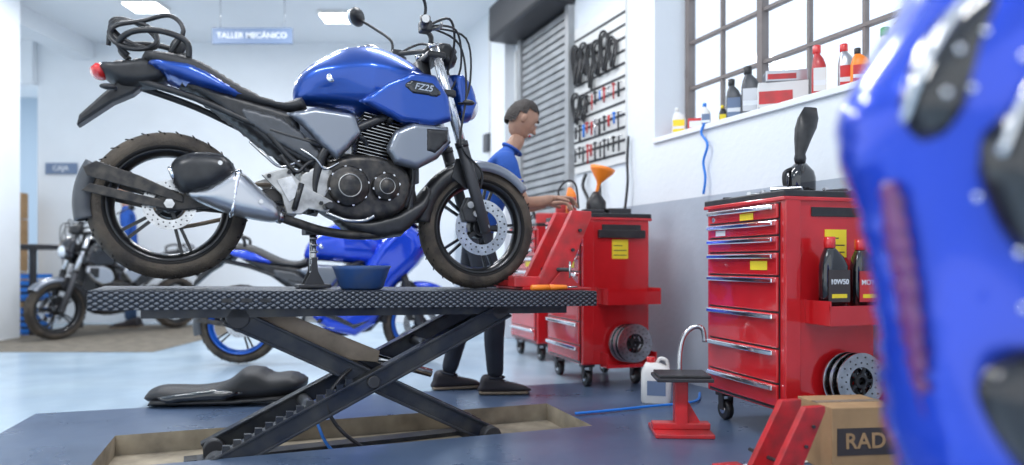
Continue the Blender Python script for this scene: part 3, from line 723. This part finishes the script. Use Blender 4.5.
for k in range(22):
    x=random.uniform(.03,.42);y=random.uniform(.03,.57)
    mt=Matrix.Translation((x,y,1.097))@Matrix.Rotation(random.uniform(0,3),4,'Z')@Matrix.Rotation(pi/2 if k%3 else 0,4,'X')
    bmesh.ops.create_cone(bm,cap_ends=True,segments=12,radius1=.011,radius2=.011 if k%2 else .007,depth=random.choice((.02,.05,.13)) if k%3 else .024,matrix=mt)
fin(bm,'sockets_and_tools',['steel'],c1)
bm=bmesh.new()
for k in range(16):
    x=random.uniform(.03,.42);y=random.uniform(.03,.57)
    bm_box(bm,(-.05,-.008,-.006),(.05,.008,.006),Matrix.Translation((x,y,1.092))@Matrix.Rotation(random.uniform(0,3),4,'Z'),.002)
fin(bm,'spanners','dark',c1)
F=empty('orange_funnel',cw(c2,.22,.28,1.087))
loft('jug',[(0,.06,.05),(.01,.065,.055),(.09,.065,.055),(.13,.04,.035),(.16,.02,.02)],'black',F)
lathe('funnel',[(.010,0),(.012,.07),(.02,.09),(.078,.16),(.085,.185),(.082,.185),(.016,.09)],'orange',F,Matrix.Translation((0,0,.14))@Matrix.Rotation(.25,4,'Y'),32)
box('part_tray',(.28,.2,1.086),(.44,.45,1.135),'dark',c2,.006)
box('part_tray',(.02,.02,1.086),(.16,.07,1.11),'dark',c2,.006)
E=bottle('red_spray_bottle',None,cw(c2,.05,.30,1.087),.22,.035,.035,'orange','white','redd')
E=empty('battery_charger',cw(c2,.05,.47,1.087));box('case',(-.04,-.05,0),(.07,.07,.11),'redd',E,.012)
tube('charger_cable',[(.0,.02,.09),(-.02,.02,.18),(.04,.02,.25),(.10,.03,.22),(.12,.04,.06)],.007,'black',E)
E=empty('cable_reel',cw(c3,.15,.2,1.087))
for k in range(3):tube('cable_loop',[(.1*math.cos(a),.02*k,.115+.1*math.sin(a)) for a in [i*2*pi/10 for i in range(10)]],.011,'black',E,closed=True)
box('reel_box',(-.08,-.03,0),(.08,.08,.09),'redd',E,.01)
def sillp(t,w=.12):return WM@Vector((t,w,1.636))
def sb(name,t,h,w,d,body,cap,label,ww=.12):
    return bottle(name,None,sillp(t,ww),h,w,d,body,cap,label,rot=(0,0,-.3))
sb('lubricant_bottle',4.60,.27,.045,.035,'grey','black','sign')
sb('lubricant_bottle.001',4.45,.31,.055,.04,'grey','black','silver')
sb('lubricant_bottle.002',4.53,.26,.045,.03,'silver','dark','signw',.21)
sb('spray_can',5.19,.12,.03,.03,'redd','white','signw')
sb('spray_can.001',5.10,.19,.045,.03,'white','white','yellow',.08)
sb('spray_can.002',3.92,.28,.035,.035,'redd','redl','white',.1)
sb('spray_can.003',3.80,.26,.04,.035,'silver','redl','redd',.16)
sb('spray_can.004',3.68,.2,.045,.035,'orange','black','redd')
sb('spray_can.005',3.56,.27,.04,.035,'white','green','redd',.16)
sb('spray_can.006',4.74,.14,.03,.03,'black','yellow','yellow',.16)
sb('spray_can.007',4.84,.17,.03,.03,'white','hose','sign',.10)
sb('spray_can.008',3.44,.25,.045,.035,'grey','yellow','green',.1)
sb('spray_can.009',4.68,.20,.035,.03,'redd','black','signw',.22)
E=empty('spare_parts_box',sillp(4.2),(0,0,-.3));box('carton',(-.13,-.07,0),(.13,.07,.14),'white',E,.003);box('print',(-.125,-.072,.02),(.05,-.069,.09),'redd',E)
E=empty('spare_parts_box.002',sillp(4.18)+Vector((0,0,.141)),(0,0,-.2));box('carton',(-.11,-.06,0),(.11,.06,.06),'silver',E,.003);box('print',(-.10,-.062,.01),(.05,-.059,.04),'redd',E)
E=empty('spare_parts_box.001',sillp(4.97),(0,0,-.3));box('carton',(-.05,-.04,0),(.05,.04,.09),'redd',E,.003);box('print',(-.04,-.042,.03),(.04,-.039,.07),'signw',E)
E=empty('white_canister',(.80,3.88,0),(0,0,-.2))
loft('body',[(0,.075,.055),(.01,.083,.06),(.17,.083,.06),(.20,.07,.05),(.22,.04,.035,-.02),(.225,.022,.022,-.03)],'white',E,e=4)
cyl('cap',(-.03,0,.222),(-.03,0,.255),.024,'redl',E,bev=.003);tube('handle',[(.0,0,.21),(.02,0,.245),(.055,0,.235),(.065,0,.195)],.01,'white',E)
box('label',(-.05,-.0625,.05),(.05,-.058,.13),'sign',E)
E=empty('motorcycle_paddock_stand',(.77,3.2,0),(0,0,-.05))
box('base_plate',(-.13,-.12,0),(.13,.12,.02),'redd',E,.005)
box('base_channel',(-.13,-.03,.02),(.13,.03,.05),'redd',E,.005)
box('post',(-.03,-.03,.04),(.03,.03,.245),'redd',E,.006)
plate('gusset',[(.0,.03),(.10,.03),(.03,.15),(.0,.15)],-.006,.006,'redd',E,.001)
box('top_plate',(-.12,-.10,.245),(.13,.10,.262),'dark',E,.004);box('top_pad',(-.11,-.09,.262),(.12,.09,.275),'black',E,.004)
tube('handle_tube',[(.02,.10,.03),(.02,.13,.30),(.04,.14,.42),(.09,.14,.47),(.13,.14,.46),(.14,.14,.40)],.012,'steel',E)
E=empty('cardboard_box',(1.17,2.56,0),(0,0,.12))
box('carton',(0,0,0),(.27,.24,.245),'brown',E,.003)
box('tape',(0,.10,.244),(.27,.14,.2465),'tan',E);box('print_panel',(.02,-.002,.07),(.25,.001,.17),'label',E)
text('print','RAD',.08,'brown',E,(.13,-.003,.12),(pi/2,0,0))
E=chock('motorcycle_wheel_chock.001',(.86,2.48,0),(0,0,math.radians(15)));E.scale=(.75,.75,.68)
# ================================================================ left area
E=empty('workbench',(-5.9,7.4,0))
box('top',(0,0,.92),(.85,.9,.97),'dark',E,.005)
boxes('legs',[((.02,.02,0),(.07,.07,.92)),((.78,.02,0),(.83,.07,.92)),((.02,.83,0),(.07,.88,.92)),((.78,.83,0),(.83,.88,.92)),((.02,.05,.35),(.83,.85,.37))],'dark',E)
def crate(name,loc):
    E=empty(name,loc)
    L2=[((0,0,0),(.5,.35,.01))]
    for k in range(4):
        z=.02+k*.07
        L2+=[((0,0,z),(.5,.01,z+.045)),((0,.34,z),(.5,.35,z+.045)),((0,0,z),(.01,.35,z+.045)),((.49,0,z),(.5,.35,z+.045))]
    for x in (0,.16,.32,.48):L2+=[((x,0,0),(x+.02,.01,.28))]
    boxes('slats',L2,'hose',E);box('contents',(.03,.03,.012),(.47,.32,.2),'dark',E)
crate('plastic_crate',(-5.62,7.45,.372));crate('plastic_crate.001',(-5.62,7.45,.001))
E=empty('carton_stack',(-6.9,8.4,0))
for z in range(5):
    for x in range(2):
        box('carton',(x*.42,0,z*.33),(x*.42+.40,.4,z*.33+.32),'brown',E,.004)
box('rubber_floor_mat',(-5.3,6.05,.0005),(-3.1,8.7,.004),'mat')
# ================================================================ people
def person(name,loc,yaw,J,cm,head_c,head_rot,hair='hair'):
    E=empty(name,loc,(0,0,yaw))
    bm=bmesh.new();sk=bm.verts.layers.skin.verify();V={}
    for k,(p,r,par,reg) in J.items():
        v=bm.verts.new(p);V[k]=v;v[sk].radius=(r,r);v[sk].use_root=(par is None)
        if par:bm.edges.new((V[par],v))
    me=bpy.data.meshes.new('b');bm.to_mesh(me);bm.free()
    o=bpy.data.objects.new('b',me);COL.objects.link(o)
    md=o.modifiers.new('s','SKIN');md.use_smooth_shade=True;md.branch_smoothing=.7
    o.modifiers.new('d','SUBSURF').levels=3
    bpy.context.view_layer.update()
    em=bpy.data.meshes.new_from_object(o.evaluated_get(bpy.context.evaluated_depsgraph_get()));bpy.data.objects.remove(o)
    em.name='body';em.materials.clear()
    regs=sorted({j[3] for j in J.values()});
    for p in em.polygons:
        c=p.center;best=None
        for k,(q,r,par,reg) in J.items():
            if par is None:continue
            a=Vector(J[par][0]);b=Vector(q);d=segdist(c,a,b)-r*.3
            if best is None or d<best[0]:best=(d,reg)
        p.material_index=regs.index(best[1])
    link('body',em,[cm[r] for r in regs],E,True)
    H=empty('head_pivot',head_c,head_rot);H.parent=E
    bm=bmesh.new();bmesh.ops.create_uvsphere(bm,u_segments=32,v_segments=24,radius=1)
    for v in bm.verts:
        x,y,z=v.co
        w=1-.30*max(0,-z)**1.2
        fx=.095*x*(1-.12*max(0,-z)) + (.016 if x>0 and z<-.5 else 0)
        if x<0 and z<-.2:fx*=.8
        v.co=Vector((fx,.074*y*w,.118*z))
        if x>.5 and -.15<z<.2 and .2<abs(y)<.6:v.co.x-=.008
        if x>.75 and abs(y)<.2 and -.35<z<.05:v.co.x+=.02*(1-abs(y)/.2)*(.4+(.05-z))
    fin(bm,'head','skin',H,True)
    pillow('nose',[(.085,.02),(.10,-.005),(.118,-.028),(.108,-.038),(.085,-.035)],.012,'skin',H,R=.01,res=.006)
    for s in (-1,1):
        ell('eye',(.083,s*.03,.012),(.010,.014,.009),'eye',H);ell('iris',(.0905,s*.03,.012),(.004,.006,.006),'hair',H)
        tube('eyebrow',[(.092,s*.015,.032),(.092,s*.03,.037),(.082,s*.046,.032)],.004,'hair',H)
        ell('ear',(-.005,s*.074,-.005),(.018,.010,.028),'skin',H)
    tube('lips',[(.085,-.022,-.062),(.095,0,-.058),(.085,.022,-.062)],.005,'redd',H)
    bm=bmesh.new();bmesh.ops.create_uvsphere(bm,u_segments=32,v_segments=24,radius=1)
    dl=[v for v in bm.verts if (v.co.x>.05 and v.co.z<.38+.2*v.co.x) or (-.35<v.co.x<=.05 and v.co.z<.02) or v.co.z<-.5]
    bmesh.ops.delete(bm,geom=dl,context='VERTS')
    for v in bm.verts:
        k=1+.03*math.sin(v.co.x*23+v.co.y*17)*math.cos(v.co.z*19)
        v.co=Vector((v.co.x*.103*k-.005,v.co.y*.081*k,v.co.z*.128*k+.002))
    fin(bm,'hair',hair,H,True)
    return E
def ring(E,name,a,b,r,m,th=.006):
    T,L_=axis_m(a,b);tube(name,[T@Vector((r*math.cos(t),r*math.sin(t),0)) for t in [i*2*pi/12 for i in range(12)]],th,m,E,closed=True,n=3,seg=8)
def hand(E,w,d,side,up=Vector((0,0,1)),m='skin',grip=.6):
    d=Vector(d).normalized();s=d.cross(up).normalized();u=s.cross(d).normalized();w=Vector(w)
    T=Matrix.Translation(w)@Matrix((tuple((d.x,s.x,u.x)),(d.y,s.y,u.y),(d.z,s.z,u.z))).to_4x4()
    loft('palm',[(-.015,.024,.020),(.02,.034,.017),(.06,.042,.015),(.092,.040,.012),(.10,.034,.008)],m,E,T=T@Matrix(((0,0,1,0),(1,0,0,0),(0,1,0,0),(0,0,0,1))),e=2.5)
    for k,(off,ln) in enumerate(((-.030,.070),(-.010,.080),(.010,.075),(.029,.058))):
        p=[T@Vector((.08,off,0)),T@Vector((.095+ln*.35,off,-.004)),T@Vector((.095+ln*.7,off,-.02-grip*.015)),T@Vector((.095+ln*.85,off,-.04-grip*.03))]
        tube('finger',p,.008,m,E,rs=[.0095,.009,.008,.0065],seg=8,n=3)
    p=[T@Vector((.02,side*.028,-.003)),T@Vector((.05,side*.055,-.012)),T@Vector((.085,side*.062,-.025))]
    tube('thumb',p,.01,m,E,rs=[.013,.011,.008],seg=8,n=3)
def shoe(E,a,yaw,toe=.2):
    T=Matrix.Translation((a[0],a[1],a[2]))@Matrix.Rotation(yaw,4,'Z')
    pillow('shoe',[(-.085,.01),(-.095,.06),(-.07,.115),(.01,.11),(.06,.08),(.13,.062),(.18,.045),(.195,.015)],.045,'shoe',E,R=.035,res=.012,T=T)
    pillow('shoe_sole',[(-.10,.0),(-.10,.026),(.195,.024),(.205,.0)],.052,'tan',E,R=.01,res=.012,T=T,smooth=False)
    for k in range(4):
        x=.03+.028*k;z=.102-.018*k
        tube('lace',[T@Vector((x,-.025,z-.006)),T@Vector((x,0,z)),T@Vector((x,.025,z-.006))],.004,'signw',E,n=3,seg=6)
JM={'pelvis':((0,0,.95),.125,None,'t'),
'hipL':((.0,.085,.86),.095,'pelvis','t'),'thL':((-.01,.095,.68),.085,'hipL','t'),'kneeL':((-.03,.10,.50),.068,'thL','t'),'calfL':((-.10,.10,.32),.064,'kneeL','t'),'ankL':((-.16,.10,.09),.05,'calfL','t'),
'hipR':((.02,-.085,.86),.095,'pelvis','t'),'thR':((.07,-.095,.68),.085,'hipR','t'),'kneeR':((.11,-.10,.49),.068,'thR','t'),'calfR':((.10,-.10,.32),.064,'kneeR','t'),'ankR':((.11,-.10,.09),.05,'calfR','t'),
'waist':((.03,0,1.04),.125,'pelvis','s'),'belly':((.07,0,1.14),.125,'waist','s'),'chest':((.13,0,1.30),.14,'belly','s'),'upch':((.17,0,1.39),.11,'chest','s'),'nb':((.21,0,1.45),.065,'upch','s'),'nk':((.245,0,1.50),.052,'nb','k'),'sk':((.27,0,1.56),.05,'nk','k'),
'shL':((.17,.15,1.385),.072,'upch','s'),'uaL':((.20,.20,1.27),.060,'shL','s'),'elL':((.26,.22,1.13),.042,'uaL','k'),'faL':((.37,.20,1.13),.038,'elL','k'),'wrL':((.47,.16,1.15),.026,'faL','k'),
'shR':((.17,-.15,1.385),.072,'upch','s'),'uaR':((.19,-.20,1.26),.060,'shR','s'),'elR':((.26,-.21,1.12),.042,'uaR','k'),'faR':((.36,-.17,1.13),.038,'elR','k'),'wrR':((.45,-.10,1.16),.026,'faR','k')}
E=person('mechanic',(-.22,4.22,0),math.radians(8),JM,{'t':'trouser','s':'shirt','k':'skin'},(.285,0,1.645),(0,.55,.1))
hand(E,(.47,.16,1.15),(1,-.2,.05),-1);hand(E,(.45,-.10,1.16),(1,.2,.05),1)
ring(E,'sleeve_hem',(.215,.205,1.235),(.26,.22,1.13),.052,'shirt');ring(E,'sleeve_hem',(.21,-.203,1.225),(.26,-.21,1.12),.052,'shirt')
ring(E,'collar',(.222,0,1.463),(.245,0,1.50),.062,'shirt',.009)
ring(E,'trouser_cuff',(-.16,.10,.10),(-.17,.10,.05),.052,'trouser');ring(E,'trouser_cuff',(.11,-.10,.10),(.11,-.10,.05),.052,'trouser')
shoe(E,(-.16,.10,.0),.1);shoe(E,(.11,-.10,.0),-.1)
JS={'pelvis':((0,0,.93),.12,None,'t'),
'hipL':((.0,.085,.87),.085,'pelvis','t'),'kneeL':((.03,.10,.48),.062,'hipL','t'),'ankL':((0,.10,.08),.042,'kneeL','t'),
'hipR':((.0,-.085,.87),.085,'pelvis','t'),'kneeR':((.03,-.10,.48),.062,'hipR','t'),'ankR':((-.02,-.10,.08),.042,'kneeR','t'),
'belly':((.02,0,1.1),.12,'pelvis','s'),'chest':((.03,0,1.28),.13,'belly','s'),'upch':((.03,0,1.37),.11,'chest','s'),'nb':((.04,0,1.43),.06,'upch','s'),'nk':((.05,0,1.47),.052,'nb','k'),'sk':((.06,0,1.53),.05,'nk','k'),
'shL':((.03,.15,1.36),.065,'upch','s'),'elL':((.03,.21,1.10),.045,'shL','s'),'wrL':((.15,.18,.90),.026,'elL','k'),
'shR':((.03,-.15,1.36),.065,'upch','s'),'elR':((.03,-.21,1.10),.045,'shR','s'),'wrR':((.15,-.18,.90),.026,'elR','k')}
E=person('customer',(-4.55,8.35,0),math.radians(200),JS,{'t':'jeans','s':'shirt','k':'skin'},(.07,0,1.60),(0,.1,0))
hand(E,(.15,.18,.90),(.5,0,-.8),-1,Vector((1,0,0)));hand(E,(.15,-.18,.90),(.5,0,-.8),1,Vector((1,0,0)))
shoe(E,(0,.10,0),.1);shoe(E,(-.02,-.10,0),-.1)
# ================================================================ foreground motorcycle (only its nose is in view)
G=empty('sport_motorcycle.001',(.8,.95,0))
def gp(L):return [(x-.8,z+.78) for x,z in L]
def gw(x,z):
    return .15+.04*math.sin((x+z)*9)
pillow('fairing',gp([(.60,.46),(.545,.356),(.50,.288),(.455,.22),(.450,.152),(.47,.084),(.490,.003),(.505,-.092),(.52,-.187),(.54,-.275),(.60,-.38),(.75,-.42),(1.05,-.35),(1.3,-.15),(1.4,.1),(1.2,.32),(.9,.46),(.72,.52)]),gw,'bblue',G,R=.14,res=.022)
pillow('windscreen',gp([(.478,.175),(.485,.235),(.525,.30),(.575,.335),(.60,.30),(.57,.22),(.54,.165),(.505,.145)]),.045,'gblack',G,y0=-.095,R=.05)
pillow('headlight_housing',gp([(.545,.13),(.575,.20),(.63,.23),(.70,.16),(.70,.02),(.63,-.01),(.575,.03)]),.05,'gblack',G,y0=-.135,R=.05)
pillow('headlight_lens',gp([(.575,.10),(.60,.15),(.64,.16),(.65,.08),(.61,.05)]),.02,'glasslens',G,y0=-.175,R=.03)
pillow('side_intake',gp([(.54,-.16),(.58,-.10),(.68,-.12),(.72,-.24),(.62,-.27)]),.03,'pblack',G,y0=-.14,R=.03)
pillow('violet_decal',gp([(.478,.10),(.492,.10),(.512,.0),(.525,-.10),(.535,-.20),(.518,-.15),(.498,-.04),(.485,.03)]),.03,'purple',G,y0=-.045,R=.02,res=.010)
tube('windscreen_glint',[(-.325,-.10,.95),(-.315,-.135,1.02),(-.275,-.15,1.09),(-.225,-.15,1.13)],.005,'chrome',G)  # chrome tube added as a highlight line along the windscreen edge
tube('headlight_glint',[(-.255,-.17,.90),(-.225,-.185,.985),(-.17,-.19,1.01),(-.10,-.19,.95)],.005,'chrome',G)  # chrome tube added as a highlight line around the headlight
for (x,z) in ((.50,.195),(.515,.245),(.53,.20),(.545,.265),(.56,.225),(.585,.17),(.60,.09),(.62,.13),(.59,.05),(.535,.075),(.555,.01),(.56,-.05)):
    ell('glint_bead',(x-.8,-.185 if x>.55 else -.145,z+.78),(.005,.004,.005),'chrome',G,seg=12)  # tiny chrome beads added as sparkling highlights on the nose
pillow('fender',gp([(.50,-.36),(.62,-.30),(.80,-.32),(.98,-.42),(.80,-.40),(.62,-.42)]),.06,'bblue',G,R=.03)
wheel('front_wheel',(0.0,0,.30),.298,.11,'rim',G,.14)
wheel('rear_wheel',(1.38,0,.30),.30,.15,'rim',G,.11)
for s in (-1,1):
    cyl('fork',(0.0,s*.10,.30),(.16,s*.10,1.0),.026,'steel',G)
    cyl('clip_on_grip',(.16,s*.16,1.02),(.24,s*.36,1.0),.018,'black',G)
    plate('swingarm',[(.7,.42),(1.40,.34),(1.40,.27),(.7,.33)],s*.09,s*.12,'silver',G,.005)
pillow('tank_and_seat',[(.30,.90),(.45,1.05),(.65,1.0),(.80,.86),(1.1,.90),(1.5,1.08),(1.4,.95),(1.0,.75),(.5,.70)],.14,'bblue',G,R=.08,res=.03)
# ================================================================ lights / world / camera
w=bpy.data.worlds.new('w');sc.world=w;w.use_nodes=True
bg=w.node_tree.nodes['Background'];bg.inputs[0].default_value=(.84,.92,1,1);bg.inputs[1].default_value=1.5
def area(name,loc,rot,sx,sy,p,col=(1,1,1)):
    l=bpy.data.lights.new(name,'AREA');l.shape='RECTANGLE';l.size=sx;l.size_y=sy;l.energy=p;l.color=col
    o=bpy.data.objects.new(name,l);o.location=loc;o.rotation_euler=rot;COL.objects.link(o)
for i,(x,y,p) in enumerate(((-2.2,1.2,55),(.4,1.2,55),(-2.2,4.2,48),(-.3,4.2,42),(-3.8,6.6,48),(-1.8,6.8,40),(-7.2,9.8,60))):
    area('overhead_fill_%d'%i,(x,y,3.52),(0,0,0),1.2,.3,p,(.97,.98,1))  # added fill: area lights out of view that brighten the room, no fixtures
cam=bpy.data.cameras.new('cam');co=bpy.data.objects.new('camera',cam);COL.objects.link(co)
co.location=(0,0,.78);co.rotation_euler=(pi/2,0,0)
cam.sensor_width=36;cam.lens=700/1024*36;cam.shift_y=.0288;cam.clip_start=.05
cam.dof.use_dof=True;cam.dof.focus_distance=3.2;cam.dof.aperture_fstop=.95
sc.camera=co
sc.view_settings.view_transform='Standard'
sc.view_settings.look='None'
sc.view_settings.exposure=0
print('done')
